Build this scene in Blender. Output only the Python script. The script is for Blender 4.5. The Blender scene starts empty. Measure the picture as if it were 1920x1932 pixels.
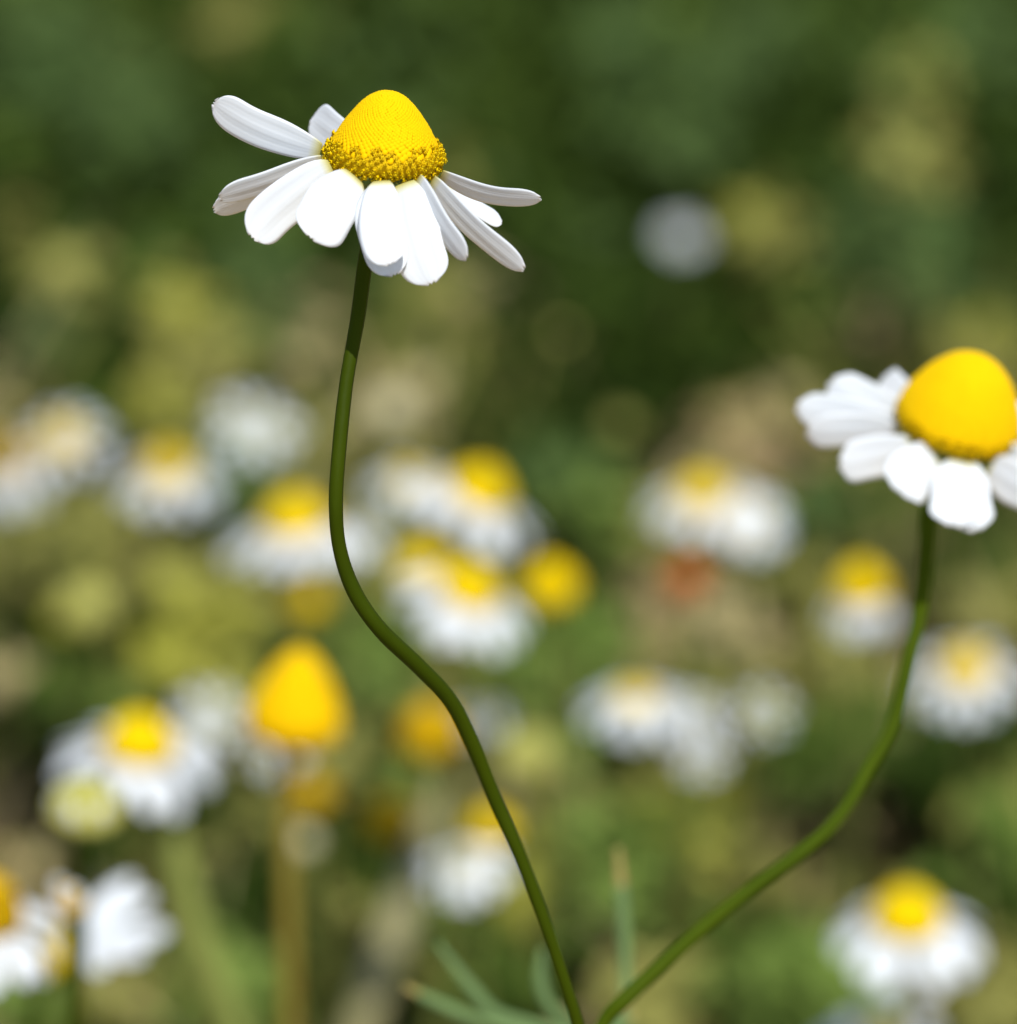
import bpy, bmesh, math, random
import numpy as np
from mathutils import Vector, Matrix, noise

random.seed(7)
rng = np.random.default_rng(11)
R = math.radians
MM = 0.001
scene = bpy.context.scene
C = scene.collection

# ------------------------------------------------------------------ camera
CAM_H = 0.36
PITCH = R(24)
FOCUS = 0.32
SENSOR = 36.0
LENS = SENSOR * FOCUS / 0.065
cam_d = bpy.data.cameras.new('camera')
cam = bpy.data.objects.new('camera', cam_d)
C.objects.link(cam)
scene.camera = cam
cam.location = (0, 0, CAM_H)
cam.rotation_euler = (math.pi / 2 - PITCH, 0, 0)
cam_d.sensor_fit = 'HORIZONTAL'
cam_d.sensor_width = SENSOR
cam_d.lens = LENS
cam_d.clip_start = 0.01
cam_d.clip_end = 500
cam_d.dof.use_dof = True
cam_d.dof.focus_distance = FOCUS
cam_d.dof.aperture_fstop = 26.5

FWD = Vector((0, math.cos(PITCH), -math.sin(PITCH)))
UPV = Vector((0, math.sin(PITCH), math.cos(PITCH)))
RGT = Vector((1, 0, 0))
EYE = Vector((0, 0, CAM_H))


def at(px, py, d):
    """a point seen at (px, py) of the 1920 px wide photograph, d metres in front of the lens"""
    k = SENSOR / LENS * d / 1920.0
    return EYE + FWD * d + RGT * ((px - 960) * k) + UPV * ((966 - py) * k)


def ground_at(px, py, h=0.0):
    v = at(px, py, 1.0) - EYE
    return EYE + v * ((CAM_H - h) / -v.z)


# ------------------------------------------------------------------ world, sun, exposure
SUN_EL, SUN_AZ = R(61), R(160)       # azimuth clockwise from +Y (the view direction)
to_sun = Vector((math.sin(SUN_AZ) * math.cos(SUN_EL), math.cos(SUN_AZ) * math.cos(SUN_EL), math.sin(SUN_EL)))
world = bpy.data.worlds.new('World')
scene.world = world
world.use_nodes = True
wn = world.node_tree
sky = wn.nodes.new('ShaderNodeTexSky')
sky.sky_type = 'NISHITA'
sky.sun_disc = False
sky.sun_elevation = SUN_EL
sky.sun_rotation = SUN_AZ
bg = wn.nodes['Background']
bg.inputs['Strength'].default_value = 0.125
wn.links.new(sky.outputs[0], bg.inputs['Color'])
sun_d = bpy.data.lights.new('sun', 'SUN')
sun_d.energy = 3.9
sun_d.angle = R(0.5)
sun_d.color = (1.0, 0.985, 0.95)
sun = bpy.data.objects.new('sun', sun_d)
C.objects.link(sun)
sun.rotation_euler = to_sun.to_track_quat('Z', 'Y').to_euler()
scene.view_settings.view_transform = 'Standard'
scene.view_settings.look = 'None'
scene.view_settings.exposure = 0.14
scene.view_settings.gamma = 1.0
scene.cycles.use_denoising = True
scene.cycles.use_adaptive_sampling = False
scene.cycles.max_bounces = 8
scene.cycles.sample_clamp_indirect = 4


# ------------------------------------------------------------------ materials
def new_mat(name):
    m = bpy.data.materials.new(name)
    m.use_nodes = True
    n = m.node_tree.nodes
    return m, n, m.node_tree.links, n['Principled BSDF']


def leaf_mat(name, c0, c1, rough=0.55, trans=0.25, scale=60):
    """leaf tissue: colour varies leaf by leaf, light passes through"""
    m, n, l, p = new_mat(name)
    g = n.new('ShaderNodeNewGeometry')
    ramp = n.new('ShaderNodeMix'); ramp.data_type = 'RGBA'
    ramp.inputs[6].default_value = (*c0, 1); ramp.inputs[7].default_value = (*c1, 1)
    tc = n.new('ShaderNodeTexCoord')
    nz = n.new('ShaderNodeTexNoise'); nz.inputs['Scale'].default_value = scale
    l.new(tc.outputs['Object'], nz.inputs['Vector'])
    ad = n.new('ShaderNodeMath'); ad.operation = 'MULTIPLY_ADD'
    l.new(nz.outputs['Fac'], ad.inputs[0]); ad.inputs[1].default_value = 1.2
    sub = n.new('ShaderNodeMath'); sub.operation = 'MULTIPLY_ADD'
    l.new(g.outputs['Random Per Island'], sub.inputs[0]); sub.inputs[1].default_value = 0.7; sub.inputs[2].default_value = -0.45
    l.new(sub.outputs[0], ad.inputs[2])
    l.new(ad.outputs[0], ramp.inputs[0])
    l.new(ramp.outputs[2], p.inputs['Base Color'])
    p.inputs['Roughness'].default_value = rough + .1
    p.inputs['Specular IOR Level'].default_value = 0.05
    if trans:
        t = n.new('ShaderNodeBsdfTranslucent'); l.new(ramp.outputs[2], t.inputs['Color'])
        mx = n.new('ShaderNodeMixShader'); mx.inputs[0].default_value = trans
        l.new(p.outputs[0], mx.inputs[1]); l.new(t.outputs[0], mx.inputs[2])
        l.new(mx.outputs[0], n['Material Output'].inputs['Surface'])
    return m


def petal_mat():
    m, n, l, p = new_mat('petal_white')
    uv = n.new('ShaderNodeUVMap'); uv.uv_map = 'UVMap'
    sx = n.new('ShaderNodeSeparateXYZ'); l.new(uv.outputs[0], sx.inputs[0])
    r = n.new('ShaderNodeValToRGB')
    r.color_ramp.elements[0].position = 0.0; r.color_ramp.elements[0].color = (0.72, 0.66, 0.16, 1)
    r.color_ramp.elements[1].position = 0.10; r.color_ramp.elements[1].color = (0.80, 0.83, 0.845, 1)
    e = r.color_ramp.elements.new(0.96); e.color = (0.80, 0.83, 0.845, 1)
    e = r.color_ramp.elements.new(1.0); e.color = (0.78, 0.77, 0.74, 1)
    l.new(sx.outputs[0], r.inputs[0])
    # fine veins running along the petal
    w = n.new('ShaderNodeTexWave'); w.inputs['Scale'].default_value = 2.6; w.inputs['Distortion'].default_value = 0.6
    w.bands_direction = 'Y'
    l.new(uv.outputs[0], w.inputs['Vector'])
    b = n.new('ShaderNodeBump'); b.inputs['Strength'].default_value = 0.12; b.inputs['Distance'].default_value = 0.00003
    l.new(w.outputs['Fac'], b.inputs['Height'])
    l.new(b.outputs[0], p.inputs['Normal'])
    l.new(r.outputs[0], p.inputs['Base Color'])
    p.inputs['Roughness'].default_value = 0.6
    p.inputs['Specular IOR Level'].default_value = 0.3
    t = n.new('ShaderNodeBsdfTranslucent'); l.new(r.outputs[0], t.inputs['Color'])
    mx = n.new('ShaderNodeMixShader'); mx.inputs[0].default_value = 0.22
    l.new(p.outputs[0], mx.inputs[1]); l.new(t.outputs[0], mx.inputs[2])
    l.new(mx.outputs[0], n['Material Output'].inputs['Surface'])
    return m


def plain_mat(name, col, rough=0.6, var=0.12, scale=900):
    m, n, l, p = new_mat(name)
    tc = n.new('ShaderNodeTexCoord')
    nz = n.new('ShaderNodeTexNoise'); nz.inputs['Scale'].default_value = scale; nz.inputs['Detail'].default_value = 4
    l.new(tc.outputs['Object'], nz.inputs['Vector'])
    mx = n.new('ShaderNodeMix'); mx.data_type = 'RGBA'
    mx.inputs[6].default_value = (*[c * (1 - var) for c in col], 1)
    mx.inputs[7].default_value = (*[min(1, c * (1 + var)) for c in col], 1)
    l.new(nz.outputs['Fac'], mx.inputs[0])
    l.new(mx.outputs[2], p.inputs['Base Color'])
    p.inputs['Roughness'].default_value = rough
    p.inputs['Specular IOR Level'].default_value = 0.08
    return m


def stem_mat(name, c0, c1):
    """ribbed green stem with a slow drift of colour along it"""
    m, n, l, p = new_mat(name)
    tc = n.new('ShaderNodeTexCoord')
    nz = n.new('ShaderNodeTexNoise'); nz.inputs['Scale'].default_value = 120; nz.inputs['Detail'].default_value = 3
    l.new(tc.outputs['Object'], nz.inputs['Vector'])
    mx = n.new('ShaderNodeMix'); mx.data_type = 'RGBA'
    mx.inputs[6].default_value = (*c0, 1); mx.inputs[7].default_value = (*c1, 1)
    l.new(nz.outputs['Fac'], mx.inputs[0]); l.new(mx.outputs[2], p.inputs['Base Color'])
    n3 = n.new('ShaderNodeTexNoise'); n3.inputs['Scale'].default_value = 1400; n3.inputs['Detail'].default_value = 3
    mp = n.new('ShaderNodeMapping'); mp.inputs['Scale'].default_value = (1, 1, .12)
    l.new(tc.outputs['Object'], mp.inputs[0]); l.new(mp.outputs[0], n3.inputs['Vector'])
    b = n.new('ShaderNodeBump'); b.inputs['Strength'].default_value = 0.6; b.inputs['Distance'].default_value = 0.00012
    l.new(n3.outputs['Fac'], b.inputs['Height']); l.new(b.outputs[0], p.inputs['Normal'])
    p.inputs['Roughness'].default_value = 0.6
    p.inputs['Specular IOR Level'].default_value = 0.05
    return m


def soil_mat():
    m, n, l, p = new_mat('dry_soil')
    tc = n.new('ShaderNodeTexCoord')
    n1 = n.new('ShaderNodeTexNoise'); n1.inputs['Scale'].default_value = 9; n1.inputs['Detail'].default_value = 6
    n2 = n.new('ShaderNodeTexNoise'); n2.inputs['Scale'].default_value = 160; n2.inputs['Detail'].default_value = 5
    l.new(tc.outputs['Object'], n1.inputs['Vector']); l.new(tc.outputs['Object'], n2.inputs['Vector'])
    r = n.new('ShaderNodeValToRGB')
    r.color_ramp.elements[0].position = 0.35; r.color_ramp.elements[0].color = (0.42, 0.29, 0.135, 1)
    r.color_ramp.elements[1].position = 0.65; r.color_ramp.elements[1].color = (0.45, 0.29, 0.155, 1)
    l.new(n1.outputs['Fac'], r.inputs[0])
    r2 = n.new('ShaderNodeValToRGB')
    r2.color_ramp.elements[0].position = 0.3; r2.color_ramp.elements[0].color = (0.6, 0.6, 0.6, 1)
    r2.color_ramp.elements[1].position = 0.7; r2.color_ramp.elements[1].color = (1.1, 1.1, 1.1, 1)
    l.new(n2.outputs['Fac'], r2.inputs[0])
    mu = n.new('ShaderNodeMix'); mu.data_type = 'RGBA'; mu.blend_type = 'MULTIPLY'; mu.inputs[0].default_value = 1
    l.new(r.outputs[0], mu.inputs[6]); l.new(r2.outputs[0], mu.inputs[7])
    l.new(mu.outputs[2], p.inputs['Base Color'])
    b = n.new('ShaderNodeBump'); b.inputs['Distance'].default_value = 0.002
    l.new(n2.outputs['Fac'], b.inputs['Height']); l.new(b.outputs[0], p.inputs['Normal'])
    p.inputs['Roughness'].default_value = 0.95
    return m


M = {
    'petal': petal_mat(),
    'bud': plain_mat('floret_bud_yellow', (0.83, 0.515, 0.0), 0.8, 0.05),
    'floret': plain_mat('open_floret_yellow', (0.80, 0.56, 0.002), 0.5, 0.1),
    'discyellow': plain_mat('disc_yellow', (0.80, 0.56, 0.0), 0.8),
    'pit': plain_mat('floret_throat', (0.66, 0.45, 0.004), 0.7),
    'orange': plain_mat('old_disc_orange', (0.76, 0.48, 0.008), 0.6),
    'rust': plain_mat('withered_rust', (0.62, 0.12, 0.012), 0.7),
    'budgreen': plain_mat('young_bud_green', (0.42, 0.40, 0.10), 0.6),
    'palebud': plain_mat('pale_bud', (0.55, 0.50, 0.30), 0.6),
    'stem': stem_mat('stem_green', (0.020, 0.034, 0.0002), (0.048, 0.070, 0.0006)),
    'stemmoss': stem_mat('stem_moss', (0.028, 0.048, 0.0004), (0.064, 0.096, 0.0015)),
    'stemlight': stem_mat('stem_olive', (0.14, 0.17, 0.035), (0.22, 0.24, 0.06)),
    'stemtan': stem_mat('stem_tan', (0.26, 0.24, 0.11), (0.34, 0.30, 0.15)),
    'stemyellow': stem_mat('stem_yellow', (0.26, 0.20, 0.03), (0.32, 0.26, 0.05)),
    'calyx': stem_mat('calyx_green', (0.09, 0.13, 0.03), (0.14, 0.18, 0.05)),
    'needle': stem_mat('leaf_bluegreen', (0.10, 0.165, 0.055), (0.165, 0.24, 0.09)),
    'needletip': plain_mat('leaf_tip_brown', (0.28, 0.22, 0.07), 0.7),
    'soil': soil_mat(),
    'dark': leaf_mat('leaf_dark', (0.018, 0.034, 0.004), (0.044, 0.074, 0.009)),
    'mid': leaf_mat('leaf_mid', (0.044, 0.080, 0.009), (0.105, 0.155, 0.026)),
    'sage': leaf_mat('leaf_sage', (0.062, 0.108, 0.026), (0.130, 0.190, 0.055)),
    'olive': leaf_mat('leaf_olive', (0.225, 0.22, 0.045), (0.39, 0.37, 0.105)),
    'yellow': leaf_mat('leaf_yellowgreen', (0.33, 0.33, 0.035), (0.48, 0.45, 0.09)),
    'bright': leaf_mat('leaf_bright', (0.125, 0.195, 0.03), (0.215, 0.295, 0.065)),
    'straw': leaf_mat('leaf_straw', (0.34, 0.27, 0.11), (0.52, 0.44, 0.22), trans=0.1),
}


# ------------------------------------------------------------------ object helpers
def empty(name, loc, label, cat, group=None):
    o = bpy.data.objects.new(name, None)
    C.objects.link(o)
    o.location = loc
    o.empty_display_size = 0.005
    o['label'] = label; o['category'] = cat
    if group: o['group'] = group
    return o


def link(name, me, parent=None, mat=None, local=None):
    o = bpy.data.objects.new(name, me)
    C.objects.link(o)
    if mat is not None and not me.materials: me.materials.append(mat)
    if parent is not None: o.parent = parent
    if local is not None: o.matrix_local = local
    return o


def mesh(name, verts, faces, mats=(), smooth=True, fm=None):
    me = bpy.data.meshes.new(name)
    me.from_pydata([tuple(v) for v in verts], [], faces)
    for m in mats: me.materials.append(m)
    if fm: me.polygons.foreach_set('material_index', fm)
    if smooth: me.polygons.foreach_set('use_smooth', [True] * len(me.polygons))
    me.update()
    return me


def catmull(pts, n):
    out = []
    P = [pts[0] * 2 - pts[1]] + list(pts) + [pts[-1] * 2 - pts[-2]]
    for i in range(1, len(P) - 2):
        a, b, c, d = P[i - 1], P[i], P[i + 1], P[i + 2]
        for k in range(n):
            t = k / n
            out.append(0.5 * ((2 * b) + (c - a) * t + (2 * a - 5 * b + 4 * c - d) * t * t + (3 * b - a - 3 * c + d) * t ** 3))
    out.append(P[-2].copy())
    return out


def tube_mesh(name, pts, radii, mat, sides=12, rib=0.0, sub=6, cap=True):
    """a round, faintly ribbed stalk through pts; radii per point"""
    P = catmull(pts, sub)
    rr = catmull([Vector((r, 0, 0)) for r in radii], sub)
    V, F = [], []
    prev = None
    for i, p in enumerate(P):
        t = (P[min(i + 1, len(P) - 1)] - P[max(i - 1, 0)]).normalized()
        a = (prev if prev is not None else t.orthogonal())
        a = (a - t * a.dot(t)).normalized(); b = t.cross(a); prev = a
        r = max(rr[i].x, 1e-6) * (1 + .07 * noise.noise(p * 260))
        for s in range(sides):
            an = 2 * math.pi * s / sides
            q = r * (1 + rib * (1 if s % 2 else -1))
            V.append(p + a * (q * math.cos(an)) + b * (q * math.sin(an)))
    for i in range(len(P) - 1):
        for s in range(sides):
            s2 = (s + 1) % sides
            F.append((i * sides + s, i * sides + s2, (i + 1) * sides + s2, (i + 1) * sides + s))
    if cap:
        F.append(tuple(range(sides))[::-1])
        F.append(tuple((len(P) - 1) * sides + s for s in range(sides)))
    return mesh(name, V, F, (mat,))


# ------------------------------------------------------------------ flower pieces
def petal_outline(u, base=0.42):
    s = base + (1 - base) * (min(u / 0.55, 1.0) ** 0.8 * (2 - min(u / 0.55, 1.0) ** 0.8))
    if u > 0.76:
        s *= (1 - .94 * ((u - 0.76) / 0.24) ** 2.4) ** 0.5
    return s


def petal_grid(name, P, side, w, base=0.42, cup=0.12, tooth=0.0, NU=22, NV=12, groove=0.02, twist=0.0, seed=0, flip=1):
    """P centreline points, side(i) the width direction, w half-width; two grooves, three small teeth at the tip"""
    n = len(P) - 1
    rs = random.Random(seed)
    ph = rs.uniform(0, 6)
    V, F, U = [], [], []
    L = sum((P[i + 1] - P[i]).length for i in range(n))
    for i in range(NU + 1):
        u = i / NU
        u = 1 - (1 - u) ** 1.35
        x = u * n; k = min(int(x), n - 1); f = x - k
        c = P[k].lerp(P[k + 1], f)
        t = (P[min(k + 1, n)] - P[max(k - (1 if f < .5 else 0), 0)]).normalized()
        W = side.normalized(); W = (W - t * W.dot(t)).normalized()
        if twist: W = Matrix.Rotation(twist * u, 3, t) @ W
        N = t.cross(W).normalized() * flip
        s = petal_outline(u, base) * w
        for j in range(NV + 1):
            v = -1 + 2 * j / NV
            off = -cup * s * v * v + groove * w * math.cos(v * math.pi * 2.5) * min(1, u * 3) * (1 - u ** 6)
            off += 0.05 * w * math.sin(u * 5 + v * 1.5 + ph) * u
            tt = tooth * L * (math.cos(v * 3 * math.pi) - 1) * 0.5 * u ** 10
            wob = 1 + 0.04 * math.sin(u * 9 + ph + (3 if v > 0 else 0))
            V.append(c + W * (s * v * wob) + N * off + t * tt)
            U.append((u, v * 0.5 + 0.5))
    for i in range(NU):
        for j in range(NV):
            a = i * (NV + 1) + j
            F.append((a, a + 1, a + NV + 2, a + NV + 1))
    me = mesh(name, V, F, (M['petal'],))
    uv = me.uv_layers.new(name='UVMap')
    for lp in me.loops: uv.data[lp.index].uv = U[lp.vertex_index]
    return me


def prof_eval(prof, h):
    for (h0, r0), (h1, r1) in zip(prof, prof[1:]):
        if h <= h1:
            return r0 + (r1 - r0) * (h - h0) / max(h1 - h0, 1e-9)
    return prof[-1][1]


def smooth_prof(prof, n=6):
    pts = catmull([Vector((h, r, 0)) for h, r in prof], n)
    return [(p.x, max(p.y, 0)) for p in pts]


def disc_mesh(name, prof, open_h, s_low, s_top, mats, seed=0, detail=True, loose=0):
    """the domed disc: a receptacle covered in a spiral of florets, closed buds above, open tubes below open_h (mm)"""
    rs = random.Random(seed)
    prof = smooth_prof(prof)
    H = prof[-1][0]
    V, F, FM = [], [], []
    # receptacle
    SG = 40
    for h, r in prof:
        for s in range(SG):
            a = 2 * math.pi * s / SG
            V.append(Vector((math.cos(a) * r * .97, math.sin(a) * r * .97, h * .985)) * MM)
    for i in range(len(prof) - 1):
        for s in range(SG):
            s2 = (s + 1) % SG
            F.append((i * SG + s, i * SG + s2, (i + 1) * SG + s2, (i + 1) * SG + s)); FM.append(2 if prof[i][0] < open_h else 0)
    F.append(tuple(range(SG))[::-1]); FM.append(2)
    # spiral positions: cumulative floret count from the top down
    rows = []
    tot = 0
    for i in range(len(prof) - 1, 0, -1):
        (h1, r1), (h0, r0) = prof[i], prof[i - 1]
        L = math.hypot(h1 - h0, r1 - r0); hm, rm = (h1 + h0) / 2, (r1 + r0) / 2
        k = min(1, max(0, (hm - open_h * .6) / (H * .35)))
        s = s_low + (s_top - s_low) * k
        dn = 2 * math.pi * rm * L / (s * s * .87)
        rows.append((tot, tot + dn, (h1, r1), (h0, r0), s)); tot += dn
    GA = math.pi * (3 - math.sqrt(5))
    ri = 0
    for q in range(int(tot)):
        while rows[ri][1] < q + .5 and ri < len(rows) - 1: ri += 1
        t0, t1, (h1, r1), (h0, r0), s = rows[ri]
        f = (q + .5 - t0) / max(t1 - t0, 1e-9); f = min(max(f, 0), 1)
        h, r = h1 + (h0 - h1) * f, r1 + (r0 - r1) * f
        a = q * GA + rs.uniform(-.3, .3) * s / max(r, .5) * .35
        tang = Vector((r0 - r1, 0, h0 - h1)); nn = Vector((-tang.z, 0, tang.x))
        if nn.length < 1e-6: nn = Vector((0, 0, 1))
        nn.normalize()
        if nn.dot(Vector((max(r, .01), 0, .4))) < 0: nn = -nn
        Rz = Matrix.Rotation(a, 3, 'Z')
        nrm = Rz @ nn
        pos = Rz @ Vector((r, 0, h))
        A = (Rz @ Vector((0, 1, 0))); B = nrm.cross(A).normalized()
        openness = h < open_h + rs.uniform(-.5, .4)
        base = len(V)
        if not openness:
            rad = s * .60; hh = s * .20 * rs.uniform(.7, 1.3)
            K, Lr = (8, 3) if detail else (5, 2)
            for j in range(Lr):
                el = (math.pi / 2) * j / Lr
                for k in range(K):
                    an = 2 * math.pi * k / K
                    V.append((pos + (A * math.cos(an) + B * math.sin(an)) * rad * math.cos(el) + nrm * (hh * math.sin(el) - .02)) * MM)
            V.append((pos + nrm * hh) * MM)
            for j in range(Lr - 1):
                for k in range(K):
                    k2 = (k + 1) % K
                    F.append((base + j * K + k, base + j * K + k2, base + (j + 1) * K + k2, base + (j + 1) * K + k)); FM.append(0)
            for k in range(K):
                F.append((base + (Lr - 1) * K + k, base + (Lr - 1) * K + (k + 1) % K, base + Lr * K)); FM.append(0)
        else:
            up = rs.uniform(.20, .36) * (s / .42)
            nd = (nrm + Vector((0, 0, rs.uniform(-.1, .35))) + Vector((rs.uniform(-.2, .2), rs.uniform(-.2, .2), 0))).normalized()
            r0_ = s * .20; r1_ = s * .47
            K = 10
            rot = rs.uniform(0, 6)
            rings = [(r0_, -.05, 0), (r0_ * 1.25, up * .55, 0), (r1_, up, 1), (r0_ * .8, up * .6, 0)]
            for rr_, hh, star in rings:
                for k in range(K):
                    an = rot + 2 * math.pi * k / K
                    rq = rr_ * (1.25 if (k % 2 == 0) else .72) if star else rr_
                    V.append((pos + (A * math.cos(an) + B * math.sin(an)) * rq + nd * (hh - (.04 if star and k % 2 == 0 else 0))) * MM)
            for j in range(3):
                for k in range(K):
                    k2 = (k + 1) % K
                    F.append((base + j * K + k, base + j * K + k2, base + (j + 1) * K + k2, base + (j + 1) * K + k)); FM.append(1 if j < 2 else 2)
            # the anther tube standing in the throat
            b2 = len(V)
            for hh, rr_ in ((up * .5, r0_ * .5), (up * 1.12, r0_ * .55)):
                for k in range(5):
                    an = 2 * math.pi * k / 5
                    V.append((pos + (A * math.cos(an) + B * math.sin(an)) * rr_ + nd * hh) * MM)
            for k in range(5):
                F.append((b2 + k, b2 + (k + 1) % 5, b2 + 5 + (k + 1) % 5, b2 + 5 + k)); FM.append(1)
            F.append(tuple(b2 + 5 + k for k in range(5))); FM.append(1)
    return mesh(name, V, F, mats, fm=FM)


def calyx_mesh(name, r, h, sr):
    """the green cup of overlapping bracts under the head"""
    V, F = [], []
    SG = 30
    prof = [(sr, -h), (sr * 1.6, -h * .9), (r * .7, -h * .55), (r * .96, -h * .18), (r * .93, .0), (r * .5, .06)]
    for q, (rr_, z) in enumerate(prof):
        for s in range(SG):
            a = 2 * math.pi * s / SG
            k = 1 + (.05 if s % 3 == 0 else -.02) * (1 if 0 < q < 5 else 0)
            V.append(Vector((math.cos(a) * rr_ * k, math.sin(a) * rr_ * k, z)) * MM)
    for i in range(len(prof) - 1):
        for s in range(SG):
            s2 = (s + 1) % SG
            F.append((i * SG + s, i * SG + s2, (i + 1) * SG + s2, (i + 1) * SG + s))
    return mesh(name, V, F, (M['calyx'],))


# ------------------------------------------------------------------ the ground
def terrain(x, y):
    if abs(x) < .62 and .05 < y < 1.95:
        return .006 * noise.noise(Vector((x * 12, y * 12, 0))) + .004 * noise.noise(Vector((x * 45, y * 45, 3)))
    return 0.0


def ground():
    n = 120
    xs = np.concatenate([[-60, -20, -8, -3, -1.2], np.linspace(-.6, .6, n), [1.2, 3, 8, 20, 60]])
    ys = np.concatenate([[-60, -20, -5, -1.5, -.4], np.linspace(.1, 1.9, n), [2.6, 4, 8, 20, 60, 120]])
    V, F = [], []
    for y in ys:
        for x in xs:
            V.append((x, y, terrain(x, y)))
    nx = len(xs)
    for j in range(len(ys) - 1):
        for i in range(nx - 1):
            a = j * nx + i
            F.append((a, a + 1, a + nx + 1, a + nx))
    o = link('ground', mesh('ground', V, F, (M['soil'],)))
    o['kind'] = 'structure'
    return o


ground()

# ------------------------------------------------------------------ undergrowth (nobody could count it)
# where bare soil shows between the plants (photo x, y, radii, strength)
BARE = [
    (1400, 840, 175, 115, 1), (1430, 710, 70, 60, .5), (1400, 520, 65, 50, .65), (1450, 600, 55, 50, .6),
    (40, 1520, 150, 140, 1), (20, 770, 90, 60, .8), (1640, 1610, 190, 90, 1), (1640, 1690, 90, 40, .6),
    (640, 600, 80, 80, .5), (770, 590, 100, 60, .45), (900, 500, 60, 80, .35), (120, 1880, 130, 50, .8), (1330, 560, 50, 50, .3),
    (1500, 1250, 140, 120, .55), (1330, 1180, 150, 90, .6), (1240, 1060, 60, 60, .4), (640, 1900, 120, 60, .4),
    (330, 1040, 120, 50, .5), (60, 1180, 70, 60, .5), (1180, 1500, 110, 60, .5), (300, 1640, 60, 60, .3),
]


def bare(px, py):
    b = 0.0
    for x, y, rx, ry, s in BARE:
        e = ((px - x) / (rx * 1.35)) ** 2 + ((py - y) / (ry * 1.35)) ** 2
        b = max(b, s * math.exp(-e ** 2.5))
    return b


def project(p):
    v = p - EYE
    d = v.dot(FWD)
    k = SENSOR / LENS * d / 1920.0
    return 960 + v.dot(RGT) / k, 966 - v.dot(UPV) / k


# deep green herb zones; shade between the plants is put into leaf colour
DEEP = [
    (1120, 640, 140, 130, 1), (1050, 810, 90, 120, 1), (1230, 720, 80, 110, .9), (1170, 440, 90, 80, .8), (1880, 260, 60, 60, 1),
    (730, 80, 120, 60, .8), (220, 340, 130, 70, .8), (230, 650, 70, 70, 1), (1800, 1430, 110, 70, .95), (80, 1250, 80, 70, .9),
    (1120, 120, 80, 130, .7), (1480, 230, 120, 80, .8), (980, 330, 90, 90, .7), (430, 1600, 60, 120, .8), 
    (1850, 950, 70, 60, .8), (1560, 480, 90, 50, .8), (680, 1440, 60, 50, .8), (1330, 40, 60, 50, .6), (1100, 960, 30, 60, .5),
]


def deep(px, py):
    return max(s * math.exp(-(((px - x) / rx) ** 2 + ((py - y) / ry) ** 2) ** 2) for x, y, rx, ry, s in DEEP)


class Leaves:
    def __init__(self):
        self.V, self.F, self.n = [], [], 0

    def leaf(self, p, L, w, lean=None):
        a = random.uniform(0, 2 * math.pi)
        el = random.gauss(.55, .45) if lean is None else lean
        d = Vector((math.cos(a) * math.cos(el), math.sin(a) * math.cos(el), math.sin(el)))
        s = d.cross(Vector((0, 0, 1)))
        s = s.normalized() if s.length > 1e-4 else Vector((1, 0, 0))
        s = (Matrix.Rotation(random.uniform(-.7, .7), 3, d) @ s)
        n = s.cross(d)
        V = self.V; k = self.n
        V.append(p); V.append(p + d * L * .45 + s * w + n * w * .3); V.append(p + d * L * .5 + n * 0); V.append(p + d * L * .45 - s * w + n * w * .3)
        V.append(p + d * L * .95 - Vector((0, 0, L * .18)))
        self.F += [(k, k + 1, k + 2), (k, k + 2, k + 3), (k + 1, k + 4, k + 2), (k + 2, k + 4, k + 3)]
        self.n += 5

    def build(self, name, mat, label, cat='foliage'):
        o = link(name, mesh(name, self.V, self.F, (mat,), smooth=False))
        o['label'] = label; o['category'] = cat; o['kind'] = 'stuff'
        return o


UG = {k: Leaves() for k in ('dark', 'mid', 'sage', 'olive', 'yellow', 'bright', 'straw')}


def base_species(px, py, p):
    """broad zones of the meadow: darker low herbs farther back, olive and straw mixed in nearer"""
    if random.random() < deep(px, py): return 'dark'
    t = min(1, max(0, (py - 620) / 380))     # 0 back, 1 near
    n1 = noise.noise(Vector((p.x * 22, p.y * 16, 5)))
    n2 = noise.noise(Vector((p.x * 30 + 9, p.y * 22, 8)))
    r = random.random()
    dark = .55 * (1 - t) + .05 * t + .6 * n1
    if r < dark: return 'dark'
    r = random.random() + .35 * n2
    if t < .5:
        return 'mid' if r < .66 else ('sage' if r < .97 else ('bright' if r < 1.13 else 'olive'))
    return 'mid' if r < .08 else ('sage' if r < .14 else ('olive' if r < .74 else ('bright' if r < .79 else 'straw')))


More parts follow.
